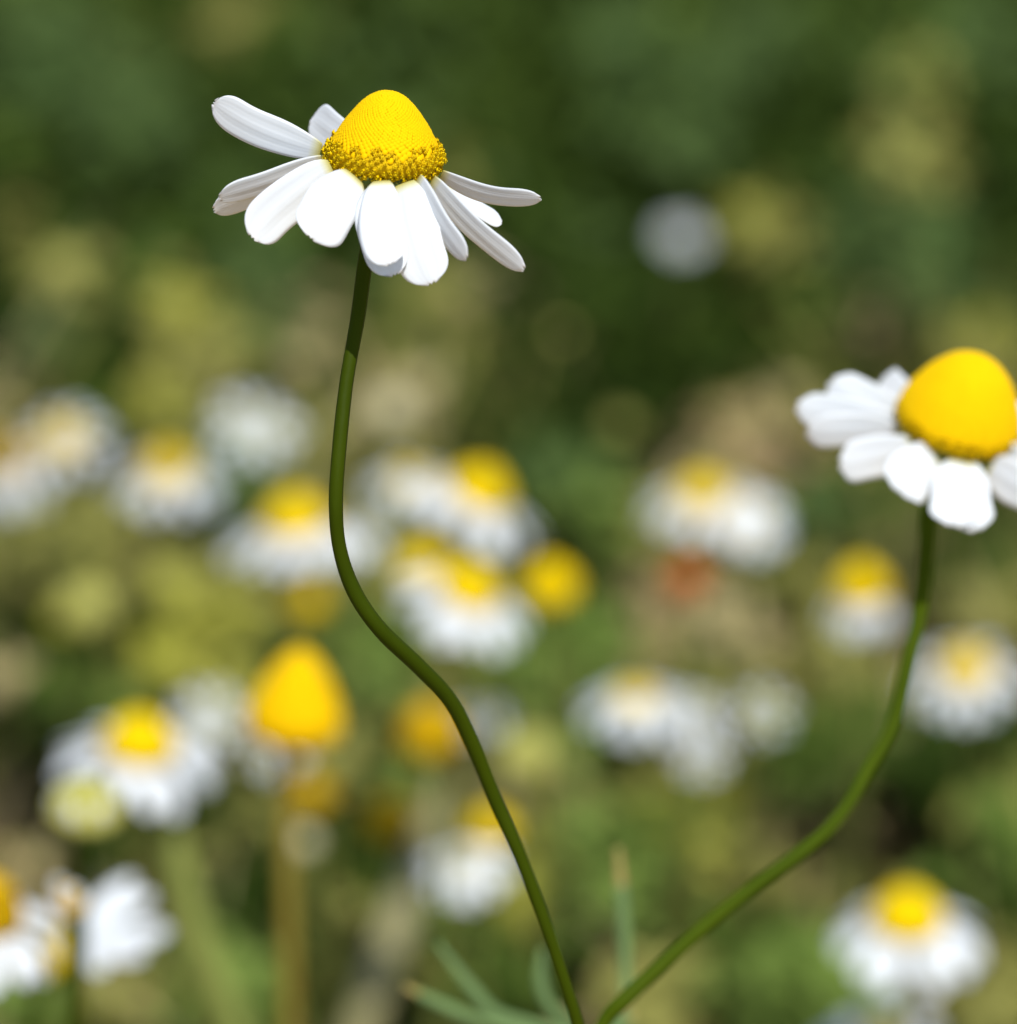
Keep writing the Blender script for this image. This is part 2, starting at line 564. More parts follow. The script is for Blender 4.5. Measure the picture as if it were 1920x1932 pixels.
for i in range(42000):                   # dark low carpet
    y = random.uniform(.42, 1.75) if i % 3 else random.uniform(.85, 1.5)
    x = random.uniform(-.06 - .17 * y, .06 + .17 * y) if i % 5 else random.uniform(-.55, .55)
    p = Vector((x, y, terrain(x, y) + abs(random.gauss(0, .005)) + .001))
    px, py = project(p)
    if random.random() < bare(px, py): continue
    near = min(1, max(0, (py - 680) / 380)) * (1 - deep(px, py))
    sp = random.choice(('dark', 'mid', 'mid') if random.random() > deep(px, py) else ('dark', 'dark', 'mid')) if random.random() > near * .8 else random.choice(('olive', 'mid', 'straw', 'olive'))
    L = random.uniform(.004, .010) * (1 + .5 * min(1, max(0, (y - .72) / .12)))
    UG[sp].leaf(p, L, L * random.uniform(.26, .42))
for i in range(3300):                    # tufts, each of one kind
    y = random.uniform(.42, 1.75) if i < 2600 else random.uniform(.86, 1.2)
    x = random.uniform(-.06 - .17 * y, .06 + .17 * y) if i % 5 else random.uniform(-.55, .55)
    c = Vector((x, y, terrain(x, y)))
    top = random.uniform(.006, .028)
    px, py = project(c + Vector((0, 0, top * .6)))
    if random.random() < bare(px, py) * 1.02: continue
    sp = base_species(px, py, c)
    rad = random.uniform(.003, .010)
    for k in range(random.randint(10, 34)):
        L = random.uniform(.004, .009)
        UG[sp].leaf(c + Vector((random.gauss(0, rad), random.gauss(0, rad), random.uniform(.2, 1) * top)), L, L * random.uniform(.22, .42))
for i in range(9000):                    # the meadow beyond and beside what the lens takes in
    y = random.uniform(-.5, 5); x = random.uniform(-2.5, 2.5)
    if .4 < y < 1.8 and abs(x) < .5: continue
    L = random.uniform(.012, .04)
    UG[random.choice(('dark', 'mid', 'mid', 'sage', 'olive'))].leaf(Vector((x, y, random.random() * .03)), L, L * .25)

# clumps: (photo x, y, rx, ry, species, leaves, height m)
CLUMPS = [
    # back of the meadow
    (80, 90, 110, 110, 'sage', 700, .03), (60, 260, 60, 60, 'mid', 200, .02), (30, 430, 40, 90, 'olive', 160, .02),
    (240, 210, 100, 90, 'sage', 420, .03), (230, 120, 90, 60, 'olive', 120, .02), (480, 40, 120, 50, 'olive', 200, .02),
    (520, 80, 100, 70, 'mid', 300, .02), (560, 30, 60, 40, 'mid', 200, .02), (200, 330, 110, 60, 'dark', 500, .02),
    (250, 280, 60, 60, 'dark', 200, .02), (720, 80, 130, 50, 'dark', 420, .02), (950, 130, 100, 120, 'mid', 400, .02),
    (1080, 130, 90, 130, 'dark', 400, .02), (1170, 110, 60, 100, 'sage', 400, .03), (1250, 170, 70, 70, 'sage', 380, .03),
    (1300, 250, 60, 60, 'sage', 420, .03), (1180, 190, 50, 60, 'dark', 300, .02), (1420, 60, 80, 80, 'sage', 320, .03),
    (1340, 60, 50, 60, 'mid', 200, .02), (1520, 180, 90, 90, 'dark', 350, .02), (1440, 260, 80, 60, 'dark', 350, .02),
    (1725, 120, 60, 60, 'bright', 160, .03), (1740, 150, 50, 45, 'olive', 90, .03), (1860, 60, 80, 80, 'sage', 500, .03),
    (1880, 260, 45, 60, 'dark', 700, .03), (1710, 300, 70, 60, 'olive', 170, .03), (1780, 340, 60, 60, 'olive', 80, .02),
    (1300, 90, 40, 80, 'bright', 60, .02), (1530, 370, 110, 50, 'mid', 300, .02), (1660, 420, 100, 90, 'sage', 420, .03),
    (1760, 500, 90, 110, 'sage', 420, .03), (1590, 470, 80, 50, 'dark', 250, .02), (1450, 430, 50, 50, 'olive', 130, .03),
    (1420, 420, 40, 40, 'yellow', 60, .03), (1560, 560, 60, 60, 'bright', 90, .02), (1650, 590, 80, 50, 'straw', 90, .02),
    (1850, 660, 60, 40, 'olive', 220, .03), (1870, 650, 40, 30, 'yellow', 60, .03), (1890, 440, 50, 120, 'dark', 300, .02),
    (1150, 420, 80, 60, 'dark', 300, .02), (1100, 640, 130, 120, 'dark', 1300, .03), (1010, 740, 90, 120, 'dark', 1100, .03),
    (1200, 700, 110, 140, 'dark', 1000, .03), (1010, 850, 80, 70, 'dark', 700, .03), (1080, 880, 70, 60, 'dark', 450, .03),
    (1290, 590, 60, 60, 'mid', 250, .02), (1240, 780, 60, 60, 'mid', 150, .02), (1060, 620, 50, 50, 'olive', 60, .02),
    (1290, 340, 110, 50, 'dark', 300, .02), (1010, 330, 90, 80, 'dark', 300, .02), (900, 300, 60, 60, 'mid', 200, .02),
    # left middle
    (120, 512, 40, 40, 'olive', 90, .03), (350, 600, 50, 60, 'yellow', 120, .05),
    (310, 745, 45, 50, 'yellow', 150, .05), (370, 660, 50, 60, 'olive', 200, .05), (340, 700, 60, 120, 'olive', 260, .05),
    (170, 560, 70, 60, 'dark', 250, .02), (230, 650, 60, 70, 'dark', 600, .03), (100, 640, 80, 60, 'sage', 320, .02),
    (200, 760, 60, 90, 'mid', 400, .03), (480, 610, 70, 70, 'sage', 380, .03), (450, 430, 110, 50, 'mid', 350, .02),
    (470, 700, 60, 50, 'dark', 150, .02), (500, 500, 60, 50, 'sage', 150, .03), (560, 640, 50, 80, 'straw', 130, .02),
    (740, 760, 55, 55, 'straw', 120, .04), (750, 690, 60, 40, 'olive', 80, .03), (900, 690, 70, 60, 'olive', 150, .02),
    (820, 560, 70, 60, 'olive', 120, .02), (940, 560, 50, 80, 'straw', 60, .02), (860, 330, 40, 60, 'olive', 60, .02),
    # nearer, olive
    (160, 1140, 50, 50, 'yellow', 60, .04), (150, 1090, 60, 60, 'olive', 200, .04), (80, 1070, 80, 70, 'olive', 300, .04),
    (100, 1260, 70, 50, 'dark', 400, .03), (60, 1230, 60, 50, 'dark', 300, .03), (250, 1200, 70, 60, 'dark', 160, .03),
    (140, 1310, 80, 60, 'mid', 300, .04), (180, 1360, 70, 50, 'bright', 140, .04), (60, 1400, 60, 40, 'dark', 250, .03),
    (10, 1290, 30, 60, 'straw', 90, .04), (390, 1170, 50, 80, 'yellow', 170, .06), (370, 1270, 50, 60, 'yellow', 170, .06),
    (400, 1100, 60, 70, 'olive', 200, .05), (230, 990, 80, 50, 'olive', 200, .04), (440, 900, 50, 60, 'sage', 200, .05),
    (600, 1240, 80, 60, 'mid', 100, .03), (710, 1240, 70, 70, 'bright', 160, .05), (720, 1330, 60, 60, 'olive', 180, .04),
    (1050, 1240, 90, 80, 'bright', 900, .05), (1090, 1190, 60, 50, 'bright', 350, .05), (1020, 1320, 70, 40, 'mid', 300, .04),
    (1110, 930, 60, 50, 'bright', 260, .05), (1060, 900, 60, 60, 'sage', 160, .05), (1190, 960, 50, 50, 'olive', 150, .04),
    (1140, 1010, 60, 50, 'mid', 150, .04), (1540, 970, 60, 60, 'sage', 250, .04), (1500, 1070, 50, 60, 'olive', 120, .04),
    (1480, 1020, 40, 80, 'mid', 100, .03), (1650, 960, 60, 60, 'mid', 200, .03), (1870, 1060, 60, 80, 'mid', 200, .03),
    (1850, 960, 60, 50, 'dark', 200, .03), (1780, 1080, 40, 60, 'dark', 150, .03), (1870, 1150, 60, 40, 'olive', 150, .03),
    (1590, 1280, 70, 50, 'olive', 160, .04), (1600, 1370, 70, 60, 'mid', 300, .04), (1540, 1430, 60, 60, 'mid', 260, .04),
    (1800, 1440, 80, 50, 'dark', 900, .04), (1870, 1380, 60, 40, 'dark', 300, .04), 
    (1890, 1540, 60, 100, 'bright', 300, .04), (1880, 1480, 50, 80, 'olive', 200, .04), (1820, 1620, 80, 60, 'dark', 240, .03),
    (1540, 1870, 90, 70, 'bright', 900, .06), (1420, 1850, 80, 60, 'bright', 300, .05), (1620, 1930, 60, 30, 'bright', 200, .05),
    (1380, 1790, 80, 60, 'mid', 260, .04), (1890, 1860, 60, 80, 'olive', 200, .04), (1900, 1740, 40, 60, 'dark', 160, .03),
    (1190, 1590, 110, 70, 'bright', 320, .05), (1160, 1680, 100, 70, 'bright', 200, .05), (1280, 1560, 70, 60, 'yellow', 130, .05),
    (1310, 1500, 60, 40, 'yellow', 90, .05), (1090, 1540, 60, 60, 'olive', 130, .04), (1340, 1640, 100, 60, 'olive', 260, .04),
    (480, 1560, 90, 70, 'olive', 300, .05), (420, 1560, 60, 80, 'dark', 300, .05), (460, 1720, 60, 110, 'dark', 500, .05),
    (420, 1840, 70, 60, 'bright', 260, .05), (500, 1880, 60, 60, 'bright', 160, .05), (250, 1580, 70, 50, 'dark', 160, .04),
    (230, 1890, 100, 40, 'olive', 150, .04), (60, 1900, 50, 50, 'bright', 130, .05), (640, 1440, 50, 60, 'olive', 180, .05),
    (680, 1430, 50, 50, 'dark', 260, .04), (700, 1480, 50, 40, 'bright', 70, .04), (640, 1610, 60, 60, 'mid', 220, .04),
    (720, 1600, 60, 50, 'mid', 180, .04), (840, 1760, 60, 50, 'bright', 280, .05), (760, 1800, 70, 60, 'olive', 200, .05),
    (650, 1760, 60, 80, 'olive', 220, .05), (960, 1680, 50, 60, 'yellow', 110, .05), (1010, 1650, 50, 60, 'yellow', 90, .05),
    (930, 1850, 80, 60, 'mid', 240, .05), (1240, 1880, 70, 50, 'olive', 200, .05), (1130, 1390, 60, 60, 'mid', 140, .03),
    (970, 1480, 60, 50, 'straw', 90, .03), (1040, 1470, 60, 40, 'olive', 130, .03), (330, 1470, 60, 40, 'olive', 70, .03),
    (1320, 1260, 50, 50, 'olive', 200, .04), (1400, 1200, 60, 60, 'straw', 130, .04), (1580, 1200, 40, 50, 'olive', 100, .04),
]
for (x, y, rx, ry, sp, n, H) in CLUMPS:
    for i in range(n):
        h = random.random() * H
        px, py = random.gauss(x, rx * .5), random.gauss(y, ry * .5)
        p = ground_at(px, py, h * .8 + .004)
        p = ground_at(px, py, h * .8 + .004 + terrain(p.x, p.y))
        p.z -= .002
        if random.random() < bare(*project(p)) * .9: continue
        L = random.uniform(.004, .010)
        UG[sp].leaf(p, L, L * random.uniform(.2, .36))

for (x, y, rx, ry, st) in BARE:          # thin scatter of dry litter on the open soil
    for i in range(int(60 * st)):
        p = ground_at(random.gauss(x, rx * .6), random.gauss(y, ry * .6))
        p.z = terrain(p.x, p.y) + .0015
        L = random.uniform(.004, .009)
        UG['straw'].leaf(p, L, L * .2, lean=random.uniform(-.05, .2))

# low stalks standing among the leaves
ST = {'olive': ([], []), 'straw': ([], [])}


def blade(sp, p, L, w):
    V, F = ST[sp]
    a = random.uniform(0, 6.28); lean = random.uniform(0, .45)
    d = Vector((math.cos(a) * math.sin(lean), math.sin(a) * math.sin(lean), math.cos(lean)))
    s = d.orthogonal().normalized(); s = Matrix.Rotation(random.uniform(0, 6.28), 3, d) @ s
    t = d.cross(s)
    k = len(V)
    bend = Vector((math.cos(a), math.sin(a), -.3)) * L * random.uniform(.05, .3)
    for f, q in ((0, 1), (.4, .9), (.75, .6)):
        c = p + d * L * f + bend * f * f
        for e in (s, s * -.5 + t * .87, s * -.5 - t * .87): V.append(c + e * w * q)
    V.append(p + d * L + bend)
    for j in range(2):
        for m in range(3):
            m2 = (m + 1) % 3
            F.append((k + j * 3 + m, k + j * 3 + m2, k + j * 3 + 3 + m2, k + j * 3 + 3 + m))
    for m in range(3): F.append((k + 6 + m, k + 6 + (m + 1) % 3, k + 9))


for i in range(2000):
    y = random.uniform(.55, .92); hw = .08 + .14 * y
    p = Vector((random.uniform(-hw, hw), y, 0))
    px, py = project(p)
    if random.random() < bare(px, py): continue
    qx, qy = project(p + Vector((0, 0, .035)))
    if deep(qx, qy) > .3 or qy < 560 or bare(qx, qy) > .4: continue
    blade('olive' if random.random() < .7 + max(0, y - .75) * 2 else 'straw', p, random.uniform(.02, .06), random.uniform(.0003, .0008))

LBL = {
    'dark': ('dark_foliage', 'deep green low leaves filling the shadowy parts behind the flowers'),
    'mid': ('green_foliage', 'mid green low leaves spread over the soil behind the flowers'),
    'sage': ('sage_foliage', 'grey green soft leaves scattered at the back of the meadow'),
    'olive': ('olive_foliage', 'olive green leaves between the blurred chamomile heads'),
    'yellow': ('yellow_green_foliage', 'yellow green leaf tufts, tallest beside the tall bent stem'),
    'bright': ('bright_foliage', 'bright fresh green leaf patches low between the flowers'),
    'straw': ('straw_litter', 'dry straw coloured leaf litter on the tan soil'),
}
for k, u in UG.items():
    u.build(LBL[k][0], M[k], LBL[k][1])
for k, (V, F) in ST.items():
    o = link('grass' if k == 'olive' else 'dry_grass', mesh(k + '_blades', V, F, (M['olive' if k == 'olive' else 'straw'],), smooth=False))
    o['kind'] = 'stuff'; o['category'] = 'grass'
    o['label'] = 'fine olive grass blades between the chamomile stems' if k == 'olive' else 'fine dry straw blades between the chamomile stems'


# ------------------------------------------------------------------ the two sharp flowers
def hero_petal(origin, depth0, b, m, t, wpx, tilt=0.0, dz=(0, 0, 0), parent=None, seed=0, tooth=.03, cup=.07, base=.42, twist=0.0, flip=1, thick=.00006):
    """b, m, t: photo points of the petal's base, middle and tip; dz: their depth against the head in mm; tilt turns the blade's width away from the lens"""
    P0, P1, P2 = [at(q[0], q[1], depth0 + z * MM) - origin for q, z in zip((b, m, t), dz)]
    ctl = P1 * 2 - (P0 + P2) * .5
    P = [P0 * (1 - u) ** 2 + ctl * 2 * u * (1 - u) + P2 * u * u for u in [i / 24 for i in range(25)]]
    T = (P2 - P0).normalized()
    perp = T.cross(FWD).normalized()
    side = perp * math.cos(tilt) + FWD * math.sin(tilt)
    k = SENSOR / LENS * depth0 / 1920.0
    hw = wpx * .57 * k / max(.3, abs(math.cos(tilt)))
    me = petal_grid('petal', P, side, hw, base=base, cup=cup, tooth=tooth, seed=seed, twist=twist, flip=flip)
    o = link('petal', me, parent)
    sd = o.modifiers.new('thickness', 'SOLIDIFY'); sd.thickness = thick; sd.offset = 0
    return o


def z1(x, y):   # first close look at the photograph -> photo points
    return (360 + x * .375, 144 + y * .375)


def z2(x, y):
    return (1392 + x * .275, 576 + y * .275)


def head_matrix(pos, roll, tip):
    """axis up; roll leans it to the right in the picture, tip leans it towards the lens"""
    return Matrix.Translation(pos) @ Matrix.Rotation(roll, 4, 'Y') @ Matrix.Rotation(tip, 4, 'X')


# --- flower one: tall S-bent stem
D1 = FOCUS
stem1 = [(722, 332, 0), (706, 400, .5), (690, 490, 1), (675, 600, 1), (654, 720, 0), (640, 850, -1), (634, 950, -1), (641, 1035, 0), (668, 1115, 1), (717, 1187, 2),
         (790, 1257, 4), (848, 1320, 6), (890, 1400, 8), (935, 1510, 10), (975, 1600, 11), (1010, 1690, 12), (1045, 1790, 13), (1090, 1932, 15), (1125, 2080, 18)]
sp = [at(x, y, D1 + z * MM) for x, y, z in stem1]
foot1 = Vector((sp[-1].x + .012, sp[-1].y + .03, 0))
e = sp[-1].copy(); sp += [e.lerp(foot1, .04), e.lerp(foot1, .12), e.lerp(foot1, .25), e.lerp(foot1, .5) + Vector((.002, -.002, 0)), foot1.copy()]
F1 = empty('chamomile_flower', foot1, 'tall sharply focused chamomile with drooping white petals and long S bent stem', 'flower')
rad = [.52, .50, .49, .48, .46, .45, .46, .47, .50, .52, .52, .50, .50, .48, .46, .44, .42, .42, .5, .5, .5, .6, .7, .8]
link('stem', tube_mesh('stem', [p - foot1 for p in sp], [r * .96 * MM for r in rad], M['stem'], sides=18, rib=.06), F1)
HC = at(724, 315, D1)
HM = head_matrix(HC - foot1, R(4), R(7) * -1) @ Matrix.Diagonal((.93, .93, .97, 1))
PROF1 = [(-.1, 3.3), (.25, 3.75), (.7, 3.95), (1.1, 3.88), (1.7, 3.60), (2.7, 3.05), (3.5, 2.47), (4.1, 1.97), (4.6, 1.44), (4.9, .95), (5.04, .6), (5.1, .02)]
link('disc', disc_mesh('disc', PROF1, 1.6, .45, .215, (M['bud'], M['floret'], M['pit']), seed=3), F1, local=HM)
link('calyx', calyx_mesh('calyx', 3.7, 2.0, .52), F1, local=HM)
PET1 = [  # base, middle, tip (close-look pixels), width, tilt, depths, twist
    ((655, 372), (370, 275), (112, 130), 58, .45, (1, 1, 1), 0.0),
    ((800, 330), (700, 270), (610, 205), 58, .5, (3.5, 6, 8.5), 0.0),
    ((672, 425), (420, 520), (140, 610), 32, .9, (0, -1.2, -2.5), 0.0),
    ((690, 450), (400, 570), (112, 672), 34, 1.0, (.6, 0.4, 0.2), 0.0),
    ((712, 465), (500, 620), (305, 812), 72, .45, (-2.2, -3.6, -4.6), 0.0),
    ((825, 500), (715, 650), (600, 815), 90, .25, (-3.2, -5.2, -6.4), 0.0),
    ((965, 540), (945, 740), (1032, 1000), 74, .1, (-3.3, -5.0, -6.0), 0.0),
    ((962, 525), (955, 720), (1008, 948), 72, -.1, (-3.7, -5.9, -7.2), 0.0),
    ((1078, 535), (1125, 780), (1215, 1045), 80, -.35, (-3.5, -5.0, -5.6), -.15),
    ((1140, 520), (1235, 710), (1392, 918), 32, -.9, (-3.4, -5.2, -6.4), 0.0),
    ((1215, 525), (1400, 740), (1682, 972), 34, -.8, (-2.4, -3.6, -4.4), 0.0),
    ((1290, 560), (1440, 655), (1566, 735), 24, 1.0, (1.8, 2.6, 3.4), 0.0),
    ((1262, 492), (1480, 590), (1765, 612), 28, -.85, (-.4, -.8, -1.4), 0.0),
]
for i, (b, m, t, w, tl, dz, tw) in enumerate(PET1):
    hero_petal(foot1, D1, z1(*b), z1(*m), z1(*t), w, tl, dz, F1, seed=i, twist=tw, tooth=.018, base=.40 if w > 50 else .5)

# its feathery leaf low on the stem
def needle_leaf(parent, foot, segs, name='leaf'):
    V, F, FM = [], [], []
    for pts, tip in segs:
        P = [at(x, y, d) - foot for x, y, d in pts]
        n = len(P)
        rr_ = [.52 if i < n - 1 else .22 for i in range(n)]
        me = tube_mesh('tmp', P, [r * MM for r in rr_], M['needle'], sides=8, sub=5)
        o = len(V)
        V += [v.co.copy() for v in me.vertices]
        nf = len(me.polygons)
        for q, f in enumerate(me.polygons):
            F.append(tuple(o + k for k in f.vertices))
            FM.append(1 if tip and q > nf * (1 - tip) - 2 else 0)
        bpy.data.meshes.remove(me)
    return link(name, mesh(name, V, F, (M['needle'], M['needletip']), fm=FM), parent)


DL = .398
needle_leaf(F1, foot1, [
    ([(1120, 1990, DL), (1160, 1930, DL), (1180, 1880, DL), (1179, 1780, DL), (1174, 1690, DL), (1167, 1600, DL)], .16),
    ([(1120, 1990, DL), (1075, 1940, DL), (1035, 1895, DL), (1020, 1850, DL), (1024, 1790, DL)], 0),
    ([(1120, 1990, DL), (1040, 1945, DL), (940, 1915, DL), (890, 1865, DL), (825, 1780, DL)], 0),
    ([(1120, 1990, DL), (1010, 1950, DL), (900, 1925, DL), (830, 1895, DL), (762, 1862, DL)], .12),
    ([(1120, 1990, DL), (1150, 1960, DL), (1185, 1925, DL), (1188, 1905, DL)], .3),
])

# --- flower two: at the right edge, a little behind the plane of focus
D2 = .362
stem2 = [(1800, 850, 0), (1775, 900, .5), (1754, 965, 1), (1748, 1050, 1), (1736, 1160, 1), (1714, 1250, 0), (1685, 1370, -1), (1640, 1450, -2), (1605, 1512, -3), (1560, 1568, -4),
         (1500, 1618, -5), (1420, 1676, -6), (1330, 1748, -7), (1250, 1820, -8), (1180, 1885, -9), (1143, 1925, -9), (1115, 1990, -9), (1105, 2070, -8)]
sp = [at(x, y, D2 + z * MM) for x, y, z in stem2]
foot2 = Vector((sp[-1].x - .006, sp[-1].y + .035, 0))
e = sp[-1].copy(); sp += [e.lerp(foot2, .04), e.lerp(foot2, .12), e.lerp(foot2, .25), e.lerp(foot2, .5) + Vector((.002, -.002, 0)), foot2.copy()]
F2 = empty('chamomile_flower', foot2, 'chamomile cut by the frame edge, tall yellow cone, stem curving down to the left', 'flower')
rad = [.62, .62, .60, .56, .54, .52, .50, .50, .48, .50, .54, .50, .52, .52, .55, .5, .5, .5, .5, .5, .6, .7, .8]
link('stem', tube_mesh('stem', [p - foot2 for p in sp], [r * 1.03 * MM for r in rad], M['stemmoss'], sides=18, rib=.06), F2)
HM2 = head_matrix(at(1803, 812, D2) - foot2, R(13), R(4)) @ Matrix.Scale(1.045, 4)
PROF2 = [(-.1, 3.4), (.3, 4.0), (.9, 4.28), (1.6, 4.22), (2.6, 3.85), (3.6, 3.3), (4.5, 2.65), (5.2, 1.9), (5.6, 1.2), (5.85, .6), (5.95, .02)]
link('disc', disc_mesh('disc', PROF2, .9, .40, .27, (M['bud'], M['floret'], M['pit']), seed=5), F2, local=HM2)
link('calyx', calyx_mesh('calyx', 3.9, 2.1, .6), F2, local=HM2)
PET2 = [
    ((1180, 760), (900, 680), (640, 510), 60, .2, (1.5, 1.5, 1.5), 0.0),
    ((1120, 820), (760, 760), (400, 690), 50, .3, (.6, .3, 0), 0.0),
    ((1120, 870), (800, 860), (470, 870), 48, .5, (-.4, -1.2, -1.8), 0.0),
    ((1200, 720), (1080, 620), (965, 530), 62, .3, (3.5, 4.5, 5.5), 0.0),
    ((1200, 980), (980, 1040), (695, 1085), 62, .35, (-2.2, -3.2, -4), 0.0),
    ((1370, 1040), (1230, 1140), (1110, 1290), 80, .2, (-3.2, -4.6, -5.6), 0.0),
    ((1540, 1070), (1510, 1270), (1490, 1520), 78, .1, (-3.6, -5.4, -6.6), 0.0),
    ((1570, 1075), (1590, 1290), (1640, 1555), 62, -.1, (-3.4, -5.0, -6.0), 0.0),
    ((1730, 1110), (1880, 1210), (2110, 1330), 62, -.4, (-2.6, -3.8, -4.6), 0.0),
    ((1800, 1010), (2010, 1090), (2260, 1170), 50, -.5, (-1.6, -2.2, -2.6), 0.0),
    ((1860, 930), (2080, 880), (2300, 900), 60, -.3, (0, 0, 0), 0.0),
    ((1880, 860), (1990, 780), (2190, 640), 56, -.2, (1.6, 2.2, 2.8), 0.0),
]
for i, (b, m, t, w, tl, dz, tw) in enumerate(PET2):
    hero_petal(foot2, D2, z2(*b), z2(*m), z2(*t), w * 1.12, tl, dz, F2, seed=40 + i, twist=tw, tooth=.05)


# ------------------------------------------------------------------ the blurred flowers behind
def proto_petal(L, w, droop, seed):
    P = []
    p = Vector((0, 0, 0)); a = droop[0]
    for i in range(13):
        P.append(p.copy())
        a = droop[0] + (droop[1] - droop[0]) * i / 12
        p = p + Vector((math.cos(a), 0, -math.sin(a))) * (L / 12)
    return petal_grid('petal', P, Vector((0, 1, 0)), w, tooth=.03, NU=10, NV=6, seed=seed, flip=-1)


PET = {}
for kind, droop in {'flat': (R(-5), R(15)), 'half': (R(8), R(44)), 'down': (R(45), R(85)), 'up': (R(-35), R(-10)), 'shut': (R(-85), R(-110))}.items():
    PET[kind] = [proto_petal(8.2 * MM, 1.45 * MM, droop, 100 + s) for s in range(3)]


def dome(r, h):
    return [(0, r * .86), (h * .12, r), (h * .3, r * .97), (h * .55, r * .78), (h * .78, r * .5), (h * .93, r * .22), (h, .02)]


DISC = {
    'dome': disc_mesh('disc', dome(4.3, 5.4), 1.5, .55, .42, (M['discyellow'], M['discyellow'], M['floret']), 21, False),
    'cone': disc_mesh('disc', [(0, 3.7), (.9, 4.1), (2.2, 4.0), (4, 3.3), (5.8, 2.3), (7, 1.4), (7.8, .6), (8, .02)], 1.0, .55, .42, (M['bud'], M['bud'], M['orange']), 29, False),
    'tall': disc_mesh('disc', dome(4.0, 6.4), 2.0, .55, .42, (M['discyellow'], M['discyellow'], M['floret']), 22, False),
    'flat': disc_mesh('disc', dome(3.2, 2.0), .6, .55, .42, (M['discyellow'], M['discyellow'], M['floret']), 23, False),
    'orange': disc_mesh('disc', dome(3.8, 5.6), 5, .6, .42, (M['orange'], M['orange'], M['pit']), 24, False),
    'rust': disc_mesh('disc', dome(2.8, 4.2), 3, .6, .42, (M['rust'], M['rust'], M['rust']), 25, False),
    'green': disc_mesh('disc', dome(3.4, 3.6), 0, .6, .45, (M['budgreen'], M['budgreen'], M['budgreen']), 26, False),
    'pale': disc_mesh('disc', dome(2.8, 3.0), 0, .6, .45, (M['palebud'], M['palebud'], M['palebud']), 27, False),
}
CAL = calyx_mesh('calyx', 3.4, 1.9, .5)


def bg_flower(px, py, d, label, disc='dome', kind='half', n=14, s=1.0, roll=0, tip=0, arc=None, plen=1.0, sm='stemlight', bend=None, srad=.5, lift=None, name='chamomile_flower', cat='flower', group='blurred chamomile flowers behind'):
    """px, py: where the base of the head's disc is seen; arc: the directions (degrees, 0 right, 270 towards the lens) that still have petals"""
    if lift is None: lift = .062 if py > 730 else .042      # clear of the leaves around it
    dirz = -(at(px, py, 1.0) - EYE).z
    d = min(d, (CAM_H - lift) / dirz)
    head = at(px, py, d)
    s *= .93
    plen *= .90
    rs = random.Random(int(px * 31 + py))
    roll += rs.uniform(-7, 7)
    bx, by = bend if bend else (rs.uniform(-.01, .01), rs.uniform(.0, .02))
    foot = Vector((head.x + bx, head.y + by, 0))
    if head.z < .008: head.z = .008
    t = empty(name, foot, label, cat, group)
    HMx = head_matrix(head - foot, R(roll), R(tip)) @ Matrix.Scale(s, 4)
    link('disc', DISC[disc], t, local=HMx)
    link('calyx', CAL, t, local=HMx)
    hp = head - foot
    axis = (HMx.to_3x3() @ Vector((0, 0, 1))).normalized()
    neck = hp - axis * (1.7 * MM * s)
    low = hp - axis * (6 * MM * s)
    pts = [neck, low] + ([low * .62 + Vector((rs.uniform(-.003, .003), rs.uniform(-.003, .003), 0)), low * .3, Vector((0, 0, 0))] if head.z > .03 else [Vector((0, 0, 0))])
    link('stem', tube_mesh('stem', pts, [srad * MM * (1 + .15 * i) for i in range(len(pts))], M[sm], sides=8, sub=4), t)
    if kind:
        for k in range(n):
            a = 360 * k / n + rs.uniform(-5, 5)
            if arc and not (arc[0] <= a % 360 <= arc[1] or arc[0] <= a % 360 + 360 <= arc[1]): continue
            r = 3.2 if disc != 'flat' else 2.8
            Lm = HMx @ Matrix.Rotation(R(a), 4, 'Z') @ Matrix.Translation((r * MM, 0, .2 * MM)) @ Matrix.Rotation(R(rs.uniform(-9, 9)), 4, 'Y') @ Matrix.Rotation(R(rs.uniform(-12, 12)), 4, 'X') @ Matrix.Scale(plen * rs.uniform(.9, 1.08), 4)
            link('petal', PET[kind][rs.randrange(3)], t, local=Lm)
    return t


B = bg_flower
B(15, 885, .80, 'white chamomile half cut by the left edge, level with the pale cluster', 'orange', 'down', s=.85, n=11, tip=0)
B(120, 835, .86, 'cream blurred chamomile between the edge flower and the next white one', 'dome', 'flat', s=.74, n=10, tip=24, roll=-10)
B(315, 895, .82, 'wide pale chamomile with small ochre cone, left of the tall stem', 'dome', 'half', s=.86, n=11, tip=12)
B(480, 805, .90, 'pale greenish white flower without visible cone, above the flower left of the stem', 'green', 'flat', s=.68, tip=26, n=10)
B(560, 1000, .66, 'white chamomile crossed by the bend of the tall stem, broad low yellow cone', 'dome', 'half', s=1.05, tip=-4)
B(650, 1010, .78, 'white petals showing just right of the tall stem, behind the flower it crosses', 'flat', 'half', s=.66, n=10, tip=10)
B(740, 775, 1.02, 'dim greyish brown flower head between tall stem and dark green shade', 'pale', None, s=1.0, tip=30)
B(775, 905, .84, 'pale flower with dull ochre cone, up left of the tilted white one', 'flat', 'half', s=.72, n=10, tip=8)
B(898, 942, .64, 'white chamomile leaning right, yellow cone against dark green', 'dome', 'half', s=.98, roll=26, tip=0, arc=(140, 385))
B(1040, 1120, .62, 'petalless round yellow chamomile cone right of the large lit flower', 'tall', None, s=.86, tip=12)
B(880, 1126, .60, 'large white chamomile with bright yellow cone right of the stem bend', 'dome', 'half', s=.90, roll=16, tip=6)
B(800, 1065, .80, 'dull yellow head peeping over the petals of the large lit flower', 'flat', None, s=1.1, tip=10)
B(1322, 945, .70, 'white chamomile with ochre cone above the rust red head', 'dome', 'half', s=.84, n=11, tip=4)
